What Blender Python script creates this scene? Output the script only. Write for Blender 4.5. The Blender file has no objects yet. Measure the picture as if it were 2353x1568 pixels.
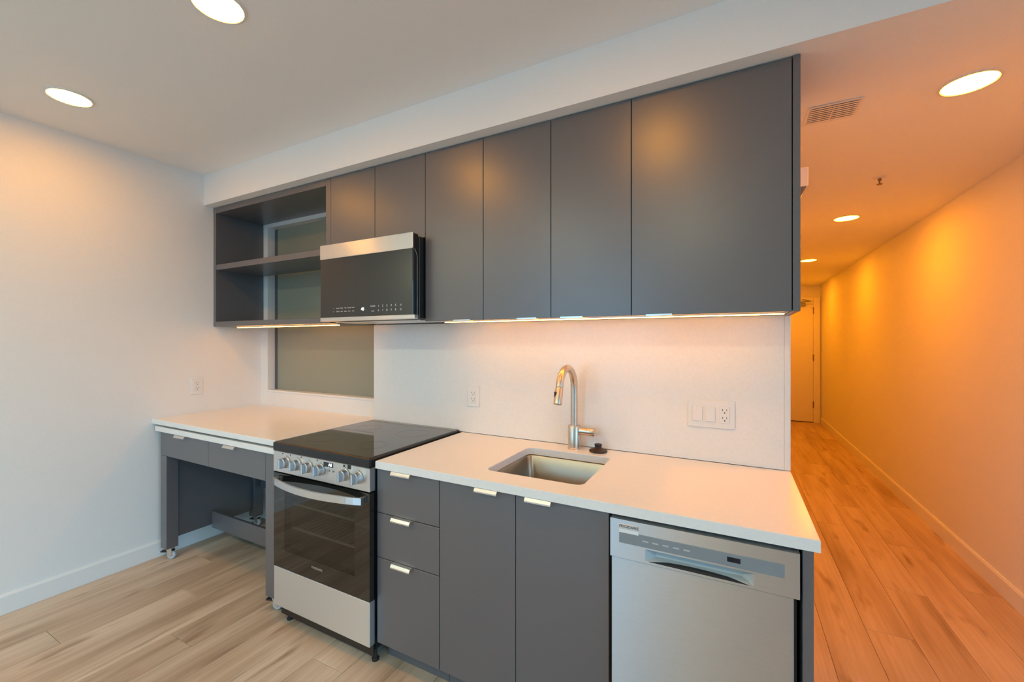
import bpy, bmesh, math, random
from mathutils import Vector, Matrix
random.seed(7)
SC = bpy.context.scene
COL = SC.collection

# ------------------------------------------------------------------ camera
FPX, YAW, CAMH = 970.0, 27.75, 1.4435
cd = bpy.data.cameras.new('camera'); cam = bpy.data.objects.new('camera', cd); COL.objects.link(cam)
cd.sensor_fit = 'HORIZONTAL'; cd.sensor_width = 36.0; cd.lens = FPX / 2353.0 * 36.0
cd.clip_start = 0.02; cd.clip_end = 100
cam.location = (0, 0, CAMH); cam.rotation_euler = (math.radians(90), 0, math.radians(YAW))
SC.camera = cam

# ------------------------------------------------------------------ world, daylight, exposure
W = bpy.data.worlds.new('sky'); SC.world = W; W.use_nodes = True
SKY_S, SKY_C = 5.6, (0.27, 0.66, 1.0)               # open sky above the horizon
GROUND = 0.36                                        # the ground outside reflects this share of it
wt = W.node_tree; bg = wt.nodes['Background']; bg.inputs['Strength'].default_value = SKY_S
_tc = wt.nodes.new('ShaderNodeTexCoord'); _sp = wt.nodes.new('ShaderNodeSeparateXYZ'); _mr = wt.nodes.new('ShaderNodeMapRange')
wt.links.new(_tc.outputs['Generated'], _sp.inputs[0]); wt.links.new(_sp.outputs['Z'], _mr.inputs[0])
_mr.inputs[1].default_value = -0.03; _mr.inputs[2].default_value = 0.03
_mx = wt.nodes.new('ShaderNodeMix'); _mx.data_type = 'RGBA'
wt.links.new(_mr.outputs[0], _mx.inputs[0]); _mx.inputs[6].default_value = (*[c * GROUND for c in SKY_C], 1); _mx.inputs[7].default_value = (*SKY_C, 1)
wt.links.new(_mx.outputs[2], bg.inputs['Color'])
vs = SC.view_settings
vs.view_transform = 'Standard'; vs.look = 'None'; vs.gamma = 1.0; vs.exposure = 0.1; vs.use_curve_mapping = False
KITCHEN_L, KITCHEN_C = 82.0, (1.0, 0.40, 0.025)      # living-area downlights
FILL_L, FILL_C = 185.0, (1.0, 0.97, 0.62)            # unseen downlights added behind the camera as fill
HALL_L, HALL_C = 200.0, (1.0, 0.285, 0.005)           # hall downlights
LED_L, LED_C = 32.0, (1.0, 0.37, 0.04)               # under-cabinet strips

# room numbers (metres)
XL, XR = -3.42, 1.354          # left wall, right wall faces
YR, YE = -3.2, 9.1             # rear wall (behind the camera), hall end wall
ZL, ZM = 2.431, 2.65           # low ceiling (kitchen soffit + hall), main ceiling
YS = 1.677                     # soffit face
YW, YB = 2.10, 2.04            # kitchen wall face, backsplash face
XE = 0.203                     # right end of the kitchen wall
YU = 1.74                      # upper cabinet door faces
YC, YD = 1.367, 1.388          # counter edge, base door faces
ZB = 1.55                      # underside of uppers

# the living area is wider than the hall; daylight enters through a rear window and an added side window
XF = 2.7                       # far right wall of the living area
WZ0, WZ1 = 0.12, 2.58
WINS = [(-3.1, -1.1)]           # rear window
RWY0, RWY1 = -2.9, 0.9          # unseen side window, added in the far right wall for its light
for wa, wb in WINS:
    pl = bpy.data.lights.new('window_portal', 'AREA'); pl.shape = 'RECTANGLE'; pl.size = wb - wa; pl.size_y = WZ1 - WZ0
    po = bpy.data.objects.new('window_portal', pl); COL.objects.link(po)
    po.location = ((wa + wb) / 2, YR - 0.1, (WZ0 + WZ1) / 2); po.rotation_euler = (math.radians(90), 0, 0)
    pl.cycles.is_portal = True
pl = bpy.data.lights.new('window_portal', 'AREA'); pl.shape = 'RECTANGLE'; pl.size = RWY1 - RWY0; pl.size_y = WZ1 - WZ0
po = bpy.data.objects.new('window_portal', pl); COL.objects.link(po)
po.location = (XF + 0.1, (RWY0 + RWY1) / 2, (WZ0 + WZ1) / 2); po.rotation_euler = (math.radians(90), 0, math.radians(90))
pl.cycles.is_portal = True

# ------------------------------------------------------------------ materials
def nmat(name):
    m = bpy.data.materials.new(name); m.use_nodes = True
    return m, m.node_tree, m.node_tree.nodes['Principled BSDF']
def N(t, kind, **kw):
    n = t.nodes.new(kind)
    for k, v in kw.items(): setattr(n, k, v)
    return n
def ramp(t, fac, stops):
    r = N(t, 'ShaderNodeValToRGB'); t.links.new(fac, r.inputs[0])
    e = r.color_ramp.elements
    while len(e) < len(stops): e.new(0.5)
    for el, (p, c) in zip(e, stops): el.position = p; el.color = (*c, 1)
    return r.outputs[0]
def noise(t, scale, stretch=(1, 1, 1), detail=4, coord='Object', offset=None):
    tc = N(t, 'ShaderNodeTexCoord'); mp = N(t, 'ShaderNodeMapping'); mp.inputs['Scale'].default_value = stretch
    t.links.new(tc.outputs[coord], mp.inputs[0])
    src = mp.outputs[0]
    if offset is not None:
        ad = N(t, 'ShaderNodeVectorMath', operation='ADD'); t.links.new(src, ad.inputs[0]); t.links.new(offset, ad.inputs[1]); src = ad.outputs[0]
    n = N(t, 'ShaderNodeTexNoise'); n.inputs['Scale'].default_value = scale; n.inputs['Detail'].default_value = detail
    t.links.new(src, n.inputs['Vector'])
    return n.outputs['Fac']
def bump(t, b, h, strength, dist=0.001):
    n = N(t, 'ShaderNodeBump'); n.inputs['Strength'].default_value = strength; n.inputs['Distance'].default_value = dist
    t.links.new(h, n.inputs['Height']); t.links.new(n.outputs[0], b.inputs['Normal'])
def plain(name, col, rough=0.5, metal=0.0, var=0.06, nscale=30, bstr=0.0, stretch=(1, 1, 1), spec=0.5, aniso=None):
    m, t, b = nmat(name)
    f = noise(t, nscale, stretch)
    c1 = tuple(x * (1 - var) for x in col); c2 = tuple(min(1, x * (1 + var)) for x in col)
    t.links.new(ramp(t, f, [(0.3, c1), (0.7, c2)]), b.inputs['Base Color'])
    b.inputs['Roughness'].default_value = rough; b.inputs['Metallic'].default_value = metal
    b.inputs['Specular IOR Level'].default_value = spec
    if bstr: bump(t, b, f, bstr)
    if aniso:   # brushed metal: reflections smear along this world direction
        cv = N(t, 'ShaderNodeCombineXYZ')
        for i in range(3): cv.inputs[i].default_value = aniso[i]
        t.links.new(cv.outputs[0], b.inputs['Tangent']); b.inputs['Anisotropic'].default_value = 0.85
    return m
def emit(name, col, s):
    m, t, b = nmat(name)
    b.inputs['Base Color'].default_value = (*col, 1)
    b.inputs['Emission Color'].default_value = (*col, 1); b.inputs['Emission Strength'].default_value = s
    return m

PAINT = plain('wall_paint', (0.84, 0.83, 0.81), 0.6, var=0.015, nscale=160, bstr=0.08)
CEILP = plain('ceiling_paint', (0.92, 0.915, 0.905), 0.75, var=0.012, nscale=140, bstr=0.06)
TRIMP = plain('trim_paint', (0.84, 0.83, 0.81), 0.35, var=0.01, nscale=60)
QUARTZ = plain('white_quartz', (0.86, 0.84, 0.81), 0.22, var=0.02, nscale=90)
GRAPH = plain('graphite_laminate', (0.108, 0.101, 0.108), 0.35, var=0.04, nscale=220, bstr=0.03, spec=1.0)
_b = GRAPH.node_tree.nodes['Principled BSDF']; _b.inputs['Coat Weight'].default_value = 0.5; _b.inputs['Coat Roughness'].default_value = 0.42
GRAPHIN = plain('graphite_edge', (0.105, 0.102, 0.104), 0.5, var=0.05, nscale=200)
UNDER = plain('pale_melamine', (0.72, 0.70, 0.66), 0.45, var=0.02)
STEEL = plain('brushed_steel', (0.62, 0.64, 0.66), 0.44, metal=1, var=0.04, nscale=35, bstr=0.02, stretch=(1, 1, 40), aniso=(0, 0, 1))
STEELH = plain('brushed_steel_horizontal', (0.76, 0.755, 0.75), 0.32, metal=1, var=0.04, nscale=35, bstr=0.02, stretch=(1, 40, 60), aniso=(0, 0, 1))
STEELD = plain('brushed_steel_pale', (0.82, 0.82, 0.82), 0.46, metal=1, var=0.04, nscale=35, bstr=0.02, stretch=(1, 40, 60), aniso=(0, 0, 1))
CERAN = plain('ceramic_glass', (0.010, 0.009, 0.008), 0.05, var=0.1, spec=1.0); CERAN.node_tree.nodes['Principled BSDF'].inputs['IOR'].default_value = 1.8
SINKM = plain('sink_steel', (0.42, 0.37, 0.30), 0.33, metal=1, var=0.06, nscale=35, bstr=0.05, stretch=(30, 30, 1))
NICKEL = plain('brushed_nickel', (0.70, 0.60, 0.50), 0.34, metal=1, var=0.04, nscale=50)
CHROME = plain('chrome', (0.8, 0.8, 0.8), 0.10, metal=1, var=0.02)
PULL = plain('satin_nickel_pull', (0.83, 0.80, 0.77), 0.32, metal=1, var=0.03)
BLACK = plain('black_enamel', (0.012, 0.012, 0.012), 0.30, var=0.1)
BLACKM = plain('black_plastic', (0.018, 0.017, 0.017), 0.5, var=0.1)
GLASSB = plain('black_glass', (0.006, 0.006, 0.005), 0.04, var=0.1, spec=1.0)
GREYP = plain('grey_plastic', (0.24, 0.27, 0.29), 0.35, var=0.03)
DARKBR = plain('dark_rubber', (0.035, 0.016, 0.012), 0.45, var=0.15)
WHITEP = plain('white_plastic', (0.83, 0.82, 0.80), 0.30, var=0.01)
GREYW = plain('caster_wheel_grey', (0.5, 0.5, 0.52), 0.4, var=0.05)
SCREEN = plain('dark_display', (0.006, 0.010, 0.02), 0.08, var=0.1)
INK = plain('dark_print', (0.02, 0.02, 0.025), 0.5, var=0.05)
LIT = emit('lit_digits', (0.9, 0.95, 1.0), 1.6)
LEGEND = plain('white_print', (0.75, 0.75, 0.75), 0.5, var=0.02)
LENS_K = emit('downlight_lens_warm', KITCHEN_C, KITCHEN_L)
LENS_FILL = emit('downlight_lens_fill', FILL_C, FILL_L)
LENS_H = emit('downlight_lens_amber', HALL_C, HALL_L)
LED = emit('led_diffuser', LED_C, LED_L)
HINGE = plain('aged_hinge', (0.30, 0.22, 0.16), 0.35, metal=0.8, var=0.1)

def mk_frost():
    m, t, b = nmat('frosted_glass')
    b.inputs['Base Color'].default_value = (0.30, 0.31, 0.235, 1); b.inputs['Roughness'].default_value = 0.32
    b.inputs['Specular IOR Level'].default_value = 0.7
    f = noise(t, 500); bump(t, b, f, 0.05)
    return m
FROST = mk_frost()
def mk_tint(name, col, fac, thin=False):
    m, t, b = nmat(name)
    out = t.nodes['Material Output']
    tr = N(t, 'ShaderNodeBsdfTransparent'); tr.inputs[0].default_value = (*col, 1)
    gl = N(t, 'ShaderNodeBsdfGlossy'); gl.inputs['Roughness'].default_value = 0.04
    fr = N(t, 'ShaderNodeFresnel'); fr.inputs[0].default_value = fac
    mx = N(t, 'ShaderNodeMixShader')
    src = fr.outputs[0]
    if thin:   # the inner face of the thin pane adds no second reflection
        ge = N(t, 'ShaderNodeNewGeometry'); sb = N(t, 'ShaderNodeMath', operation='SUBTRACT'); ml = N(t, 'ShaderNodeMath', operation='MULTIPLY')
        sb.inputs[0].default_value = 1.0; t.links.new(ge.outputs['Backfacing'], sb.inputs[1])
        t.links.new(src, ml.inputs[0]); t.links.new(sb.outputs[0], ml.inputs[1]); src = ml.outputs[0]
    t.links.new(src, mx.inputs[0]); t.links.new(tr.outputs[0], mx.inputs[1]); t.links.new(gl.outputs[0], mx.inputs[2])
    t.links.new(mx.outputs[0], out.inputs[0])
    return m
OVENGLASS = mk_tint('oven_tinted_glass', (0.50, 0.48, 0.44), 1.8, True)
CLEAR = mk_tint('clear_glass', (0.97, 0.98, 0.98), 1.45)

def mk_wood():
    m, t, b = nmat('oak_plank')
    oi = N(t, 'ShaderNodeObjectInfo')
    mul = N(t, 'ShaderNodeMath', operation='MULTIPLY'); t.links.new(oi.outputs['Random'], mul.inputs[0]); mul.inputs[1].default_value = 57.0
    cx = N(t, 'ShaderNodeCombineXYZ')
    for i in range(3): t.links.new(mul.outputs[0], cx.inputs[i])
    g1 = noise(t, 1.0, (9, 0.9, 1), 5, offset=cx.outputs[0])
    g2 = noise(t, 1.0, (70, 2.2, 1), 3, offset=cx.outputs[0])
    g3 = noise(t, 1.0, (13, 2.6, 1), 2, offset=cx.outputs[0])
    col = ramp(t, g1, [(0.26, (0.38, 0.26, 0.17)), (0.44, (0.56, 0.41, 0.29)), (0.60, (0.66, 0.51, 0.38)), (0.8, (0.74, 0.59, 0.45))])
    fine = ramp(t, g2, [(0.30, (0.86, 0.84, 0.82)), (0.6, (1, 1, 1))])
    knot = ramp(t, g3, [(0.62, (1, 1, 1)), (0.76, (0.58, 0.48, 0.40))])
    mr = N(t, 'ShaderNodeMapRange'); mr.inputs[3].default_value = 0.95; mr.inputs[4].default_value = 1.04
    t.links.new(oi.outputs['Random'], mr.inputs[0])
    cur = col
    for other in (fine, knot):
        mx = N(t, 'ShaderNodeMix', data_type='RGBA', blend_type='MULTIPLY'); mx.inputs[0].default_value = 1.0
        t.links.new(cur, mx.inputs[6]); t.links.new(other, mx.inputs[7]); cur = mx.outputs[2]
    vm = N(t, 'ShaderNodeVectorMath', operation='SCALE'); t.links.new(cur, vm.inputs[0]); t.links.new(mr.outputs[0], vm.inputs['Scale'])
    t.links.new(vm.outputs[0], b.inputs['Base Color'])
    b.inputs['Roughness'].default_value = 0.42
    bump(t, b, g2, 0.12)
    return m
WOOD = mk_wood()

# ------------------------------------------------------------------ geometry helpers
def link(name, bm, mat, loc=(0, 0, 0), parent=None, smooth=False):
    bmesh.ops.recalc_face_normals(bm, faces=bm.faces)
    me = bpy.data.meshes.new(name); bm.to_mesh(me); bm.free()
    mats = mat if isinstance(mat, (list, tuple)) else [mat]
    for q in mats: me.materials.append(q)
    if smooth:
        for p in me.polygons: p.use_smooth = True
    o = bpy.data.objects.new(name, me); COL.objects.link(o)
    o.location = loc
    if parent is not None:
        o.parent = parent
        w = Vector(loc)
        p = parent
        while p is not None:
            w -= p.location; p = p.parent
        o.location = w
    return o
def bm_box(bm, x0, x1, y0, y1, z0, z1, bev=0.0, seg=2):
    r = bmesh.ops.create_cube(bm, size=1.0)
    vv = r['verts']
    for v in vv:
        v.co = Vector(((x0 + x1) / 2 + v.co.x * (x1 - x0), (y0 + y1) / 2 + v.co.y * (y1 - y0), (z0 + z1) / 2 + v.co.z * (z1 - z0)))
    if bev:
        es = list({e for v in vv for e in v.link_edges})
        bmesh.ops.bevel(bm, geom=es, offset=bev, segments=seg, affect='EDGES', profile=0.5)
def box(name, x0, x1, y0, y1, z0, z1, mat, parent=None, bev=0.0015, seg=1):
    c = ((x0 + x1) / 2, (y0 + y1) / 2, (z0 + z1) / 2)
    bm = bmesh.new()
    bm_box(bm, x0 - c[0], x1 - c[0], y0 - c[1], y1 - c[1], z0 - c[2], z1 - c[2], bev, seg)
    return link(name, bm, mat, c, parent)
def bm_lathe(bm, prof, seg=28, axis='Z', org=(0, 0, 0), cap=True):
    rings = []
    for r, z in prof:
        ring = []
        for i in range(seg):
            a = 2 * math.pi * i / seg; x, y = r * math.cos(a), r * math.sin(a)
            p = {'Z': (x, y, z), 'X': (z, x, y), 'Y': (x, z, y)}[axis]
            ring.append(bm.verts.new(Vector(p) + Vector(org)))
        rings.append(ring)
    for a, b in zip(rings, rings[1:]):
        for i in range(seg): bm.faces.new((a[i], a[(i + 1) % seg], b[(i + 1) % seg], b[i]))
    if cap:
        bm.faces.new(rings[0]); bm.faces.new(rings[-1])
def lathe(name, prof, mat, loc, parent=None, seg=28, axis='Z', cap=True, smooth=True):
    bm = bmesh.new(); bm_lathe(bm, prof, seg, axis, cap=cap)
    o = link(name, bm, mat, loc, parent)
    if smooth: shade(o)
    return o
def shade(o, ang=35):
    me = o.data
    for p in me.polygons: p.use_smooth = True
    try: me.set_sharp_from_angle(angle=math.radians(ang))
    except Exception: pass
def bm_tube(bm, pts, rad, seg=16):
    pts = [Vector(p) for p in pts]
    rads = rad if isinstance(rad, (list, tuple)) else [rad] * len(pts)
    rings = []; up = None
    for i, p in enumerate(pts):
        d = (pts[min(i + 1, len(pts) - 1)] - pts[max(i - 1, 0)]).normalized()
        if up is None:
            up = Vector((1, 0, 0)) if abs(d.x) < 0.9 else Vector((0, 0, 1))
        s = d.cross(up).normalized(); up = s.cross(d).normalized()
        rings.append([bm.verts.new(p + (s * math.cos(2 * math.pi * k / seg) + up * math.sin(2 * math.pi * k / seg)) * rads[i]) for k in range(seg)])
    for a, b in zip(rings, rings[1:]):
        for k in range(seg): bm.faces.new((a[k], a[(k + 1) % seg], b[(k + 1) % seg], b[k]))
    bm.faces.new(rings[0]); bm.faces.new(rings[-1])
def tube(name, pts, rad, mat, parent=None, seg=16):
    c = Vector(pts[0]); bm = bmesh.new(); bm_tube(bm, [Vector(p) - c for p in pts], rad, seg)
    o = link(name, bm, mat, tuple(c), parent); shade(o); return o
def extrude_poly(name, poly, axis, a0, a1, mat, parent=None, loc=None):
    """poly: 2-D outline; axis X -> (y,z), axis Y -> (x,z), axis Z -> (x,y); world coordinates"""
    bm = bmesh.new()
    def P(p, a): return {'X': (a, p[0], p[1]), 'Y': (p[0], a, p[1]), 'Z': (p[0], p[1], a)}[axis]
    A = [bm.verts.new(P(p, a0)) for p in poly]; B = [bm.verts.new(P(p, a1)) for p in poly]
    bm.faces.new(A); bm.faces.new(B)
    n = len(poly)
    for i in range(n): bm.faces.new((A[i], A[(i + 1) % n], B[(i + 1) % n], B[i]))
    c = sum((v.co for v in bm.verts), Vector()) / len(bm.verts)
    for v in bm.verts: v.co -= c
    return link(name, bm, mat, tuple(c), parent)
def thing(name, label, cat, loc, group=None):
    o = bpy.data.objects.new(name, None); COL.objects.link(o); o.location = loc
    o.empty_display_size = 0.05
    return tag(o, label, cat, group)
def tag(o, label, cat, group=None):
    o['label'] = label; o['category'] = cat
    if group: o['group'] = group
    return o
def struct(o, label=None, cat=None):
    o['kind'] = 'structure'
    if label: o['label'] = label
    if cat: o['category'] = cat
    return o
def sempty(name, loc, label, cat):
    o = bpy.data.objects.new(name, None); COL.objects.link(o); o.location = loc; return struct(o, label, cat)
def text(name, s, size, loc, mat, parent, rotx=90, align='CENTER'):
    cu = bpy.data.curves.new(name, 'FONT'); cu.body = s; cu.size = size; cu.align_x = align; cu.align_y = 'CENTER'; cu.extrude = 0.0003
    cu.materials.append(mat)
    tmp = bpy.data.objects.new(name, cu)
    me = bpy.data.meshes.new_from_object(tmp); bpy.data.objects.remove(tmp); me.name = name
    o = bpy.data.objects.new(name, me); COL.objects.link(o)
    o.rotation_euler = (math.radians(rotx), 0, 0)
    o.parent = parent
    w = Vector(loc); p = parent
    while p is not None: w -= p.location; p = p.parent
    o.location = w
    return o
def rrect(x0, x1, y0, y1, r, k=6):
    pts = []
    for cx, cy, a0 in ((x1 - r, y1 - r, 0), (x0 + r, y1 - r, 90), (x0 + r, y0 + r, 180), (x1 - r, y0 + r, 270)):
        for i in range(k + 1):
            a = math.radians(a0 + 90 * i / k); pts.append((cx + r * math.cos(a), cy + r * math.sin(a)))
    return pts

# ================================================================== SETTING
# floor and planks
floor = struct(box('floor', XL - 0.1, XF + 0.1, YR - 0.1, YE + 0.1, -0.10, -0.0085, plain('floor_joint', (0.26, 0.17, 0.11), 0.7), bev=0),
               'pale oak plank floor running from the kitchen into the hall', 'floor')
PWD, PLN = 0.19, 1.42
def plank_mesh(w, l):
    bm = bmesh.new(); bm_box(bm, -w / 2, w / 2, -l / 2, l / 2, -0.004, 0.004, 0.0)
    es = [e for e in bm.edges if all(v.co.z > 0 for v in e.verts)]
    bmesh.ops.bevel(bm, geom=es, offset=0.0013, segments=1, affect='EDGES')
    me = bpy.data.meshes.new('plank'); bm.to_mesh(me); bm.free(); me.materials.append(WOOD); return me
pm_cache = {}
def plank(x0, x1, y0, y1):
    w, l = round(x1 - x0 - 0.0012, 4), round(y1 - y0 - 0.0014, 4)
    if (w, l) not in pm_cache: pm_cache[(w, l)] = plank_mesh(w, l)
    o = bpy.data.objects.new('plank', pm_cache[(w, l)]); COL.objects.link(o); o.parent = floor
    o.location = Vector(((x0 + x1) / 2, (y0 + y1) / 2, -0.004)) - floor.location
ri = 0; x = XE - 20 * PWD
while x < XR + 0.3:
    xa, xb = max(x, XL), x + PWD
    if xb - xa > 0.02:
        yend = YW if xb <= XE + 0.001 else (YS if xa > XR else YE)
        y = YR - [0.0, 0.52, 0.95, 0.28, 1.2, 0.7][ri % 6]
        while y < yend:
            ya, yb_ = max(y, YR), min(y + PLN, yend)
            if yb_ - ya > 0.03: plank(xa, xb, ya, yb_)
            y += PLN
    x += PWD; ri += 1

struct(box('wall_left', XL - 0.12, XL, YR, YW + 0.14, 0, ZM, PAINT, bev=0), 'white painted left wall beside the counter', 'wall')
struct(box('wall_right', XR, XR + 0.12, YS, YE, 0, ZL, PAINT, bev=0), 'long white painted wall on the right of the hall', 'wall')
wf = sempty('wall_far_right', (XF, 0, 0), 'far wall of the living area with an added window, out of the picture', 'wall')
box('wall_section', XF, XF + 0.14, YR, RWY0, 0, ZM, PAINT, wf, bev=0)
box('wall_section', XF, XF + 0.14, RWY1, YS + 0.12, 0, ZM, PAINT, wf, bev=0)
box('wall_section', XF, XF + 0.14, RWY0, RWY1, 0, WZ0, PAINT, wf, bev=0)
box('wall_section', XF, XF + 0.14, RWY0, RWY1, WZ1, ZM, PAINT, wf, bev=0)
struct(box('wall_right_return', XR + 0.12, XF, YS, YS + 0.12, 0, ZL, PAINT, bev=0), 'living area wall beside the hall opening, out of the picture', 'wall')
struct(box('wall_end', XE - 0.1, XR, YE, YE + 0.12, 0, ZL, PAINT, bev=0), 'white end wall of the hall around the door', 'wall')
struct(box('wall_hall_left', XE - 0.12, XE, YW + 0.14, YE, 0, ZL, PAINT, bev=0), 'hall wall behind the kitchen partition', 'wall')
# kitchen wall with the opening of the interior window
IWX0, IWX1, IWZ0, IWZ1 = -3.345, -2.07, 1.035, 2.37
wk = sempty('wall_back', (XL, YW, 0), 'white painted partition behind the kitchen run', 'wall')
box('wall_section', XL, IWX0, YW, YW + 0.14, 0, ZL, PAINT, wk, bev=0)
box('wall_section', IWX0, IWX1, YW, YW + 0.14, 0, IWZ0, PAINT, wk, bev=0)
box('wall_section', IWX0, IWX1, YW, YW + 0.14, IWZ1, ZL, PAINT, wk, bev=0)
box('wall_section', IWX1, XE, YW, YW + 0.14, 0, ZL, PAINT, wk, bev=0)
# rear wall (behind the camera) with the daylight window
wr = sempty('wall_rear', (XL, YR, 0), 'window wall behind the camera', 'wall')
edges = [XL] + [e for w in WINS for e in w] + [XF]
for a, b in zip(edges[0::2], edges[1::2]): box('wall_section', a, b, YR - 0.14, YR, 0, ZM, PAINT, wr, bev=0)
for k, (wa, wb) in enumerate(WINS):
    box('wall_section', wa, wb, YR - 0.14, YR, 0, WZ0, PAINT, wr, bev=0)
    box('wall_section', wa, wb, YR - 0.14, YR, WZ1, ZM, PAINT, wr, bev=0)
    w2 = sempty('window_%d' % (k + 2), ((wa + wb) / 2, YR - 0.07, WZ0), ['left daylight window behind the camera', 'right daylight window behind the camera'][k], 'window')
    for i in range(2):
        a = wa + (wb - wa) * i / 2; b = wa + (wb - wa) * (i + 1) / 2
        for (p, q, r, s_) in ((a, a + 0.05, WZ0, WZ1), (b - 0.05, b, WZ0, WZ1), (a + 0.05, b - 0.05, WZ0, WZ0 + 0.05), (a + 0.05, b - 0.05, WZ1 - 0.05, WZ1)):
            box('window_frame', p, q, YR - 0.1, YR - 0.05, r, s_, BLACKM, w2, bev=0)
        box('pane', a + 0.05, b - 0.05, YR - 0.078, YR - 0.072, WZ0 + 0.05, WZ1 - 0.05, CLEAR, w2, bev=0)
w3 = sempty('window_3', (XF + 0.07, (RWY0 + RWY1) / 2, WZ0), 'added side daylight window, out of the picture', 'window')
for i in range(3):
    a = RWY0 + (RWY1 - RWY0) * i / 3; b = RWY0 + (RWY1 - RWY0) * (i + 1) / 3
    for (p, q, r, s_) in ((a, a + 0.04, WZ0, WZ1), (b - 0.04, b, WZ0, WZ1), (a + 0.04, b - 0.04, WZ0, WZ0 + 0.05), (a + 0.04, b - 0.04, WZ1 - 0.05, WZ1)):
        box('window_frame', XF + 0.05, XF + 0.1, p, q, r, s_, BLACKM, w3, bev=0)
    box('pane', XF + 0.072, XF + 0.078, a + 0.04, b - 0.04, WZ0 + 0.05, WZ1 - 0.05, CLEAR, w3, bev=0)
# ceilings
struct(box('ceiling', XL - 0.12, XF + 0.12, YR - 0.14, YS + 0.1, ZM, ZM + 0.1, CEILP, bev=0), 'white painted main ceiling', 'ceiling')
struct(box('ceiling_low', XL - 0.12, XF + 0.12, YS, YE + 0.12, ZL, ZM, CEILP, bev=0), 'lowered white ceiling and bulkhead over the cabinets and hall', 'ceiling')
# baseboards
def baseboard(name, x0, x1, y0, y1, h, side, label):
    t = 0.014
    prof = [(0, 0), (t, 0), (t, h - 0.012), (t - 0.006, h), (0, h)]
    if side == 'left': poly = [(x0 + a, z) for a, z in prof]
    else: poly = [(x1 - a, z) for a, z in prof]
    return struct(extrude_poly(name, poly, 'Y', y0, y1, TRIMP), label, 'baseboard')
baseboard('baseboard_left', XL, XL, YR, YW - 0.001, 0.105, 'left', 'white baseboard along the left wall')
baseboard('baseboard_right', XR, XR, YS, YE - 0.02, 0.105, 'right', 'white baseboard along the hall wall')
# backsplash slab and its edge trim
t = thing('backsplash', 'white quartz backsplash slab between the counter and upper cabinets', 'backsplash', (-0.95, YB, 0.915))
box('slab', -2.103, XE - 0.022, YB, YW, 0.9155, 1.5485, QUARTZ, t, bev=0.001)
box('edge_trim', XE - 0.0215, XE, YB - 0.001, YW, 0.9155, 1.5485, TRIMP, t, bev=0.002)

# interior frosted window
w1 = sempty('window_1', ((IWX0 + IWX1) / 2, YW, IWZ0), 'fixed frosted glass interior window behind the open shelves', 'window')
box('sill', IWX0 - 0.0, IWX1, YW - 0.004, YW + 0.09, IWZ0 + 0.0005, IWZ0 + 0.016, TRIMP, w1, bev=0.002)
box('jamb', IWX0 + 0.0005, IWX0 + 0.014, YW - 0.004, YW + 0.09, IWZ0 + 0.016, IWZ1 - 0.001, TRIMP, w1, bev=0.001)
box('glazing_bead', IWX0 + 0.014, IWX0 + 0.040, YW + 0.056, YW + 0.07, IWZ0 + 0.016, IWZ1 - 0.016, GRAPHIN, w1, bev=0.001)['label'] = 'slim grey glazing bead'
box('head', IWX0 + 0.014, IWX1, YW - 0.004, YW + 0.09, IWZ1 - 0.016, IWZ1 - 0.0005, TRIMP, w1, bev=0.001)
box('pane', IWX0 + 0.016, IWX1 - 0.001, YW + 0.062, YW + 0.074, IWZ0 + 0.017, IWZ1 - 0.017, FROST, w1, bev=0)['label'] = 'frosted greenish glass pane'

# hall door
DX0, DX1, DZ = 0.32, 1.238, 2.152
d1 = sempty('door_1', ((DX0 + DX1) / 2, YE, 0), 'flush entry door with a closer at the end of the hall', 'door')
leaf = box('leaf', DX0 + 0.003, DX1 - 0.003, YE - 0.03, YE - 0.001, 0.014, DZ - 0.003, TRIMP, d1, bev=0.001)
box('gap_shade', DX0, DX1, YE - 0.028, YE - 0.001, 0.0, 0.012, BLACKM, d1, bev=0)  # black strip stands in for the shaded gap under the leaf
for a, b in ((DX1, DX1 + 0.098), (DX0 - 0.098, DX0)):
    box('casing', a, b, YE - 0.034, YE - 0.001, 0, DZ + 0.06, TRIMP, d1, bev=0.003)
box('casing', DX0 + 0.0005, DX1 - 0.0005, YE - 0.034, YE - 0.001, DZ, DZ + 0.06, TRIMP, d1, bev=0.003)
for z in (1.98, 1.15, 0.318):
    h = lathe('hinge', [(0.009, -0.055), (0.009, 0.055)], HINGE, (DX1, YE - 0.038, z), d1, 12)
bm = bmesh.new(); bm_box(bm, -0.14, 0.14, -0.03, 0.03, -0.03, 0.03, 0.008); cl = link('closer', bm, GREYP, (DX1 - 0.26, YE - 0.065, DZ - 0.06), d1)
tube('closer_arm', [(DX1 - 0.26, YE - 0.07, DZ - 0.025), (DX1 - 0.05, YE - 0.16, DZ - 0.015), (DX1 - 0.16, YE - 0.05, DZ + 0.03)], 0.009, GREYP, d1, 8)

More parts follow.
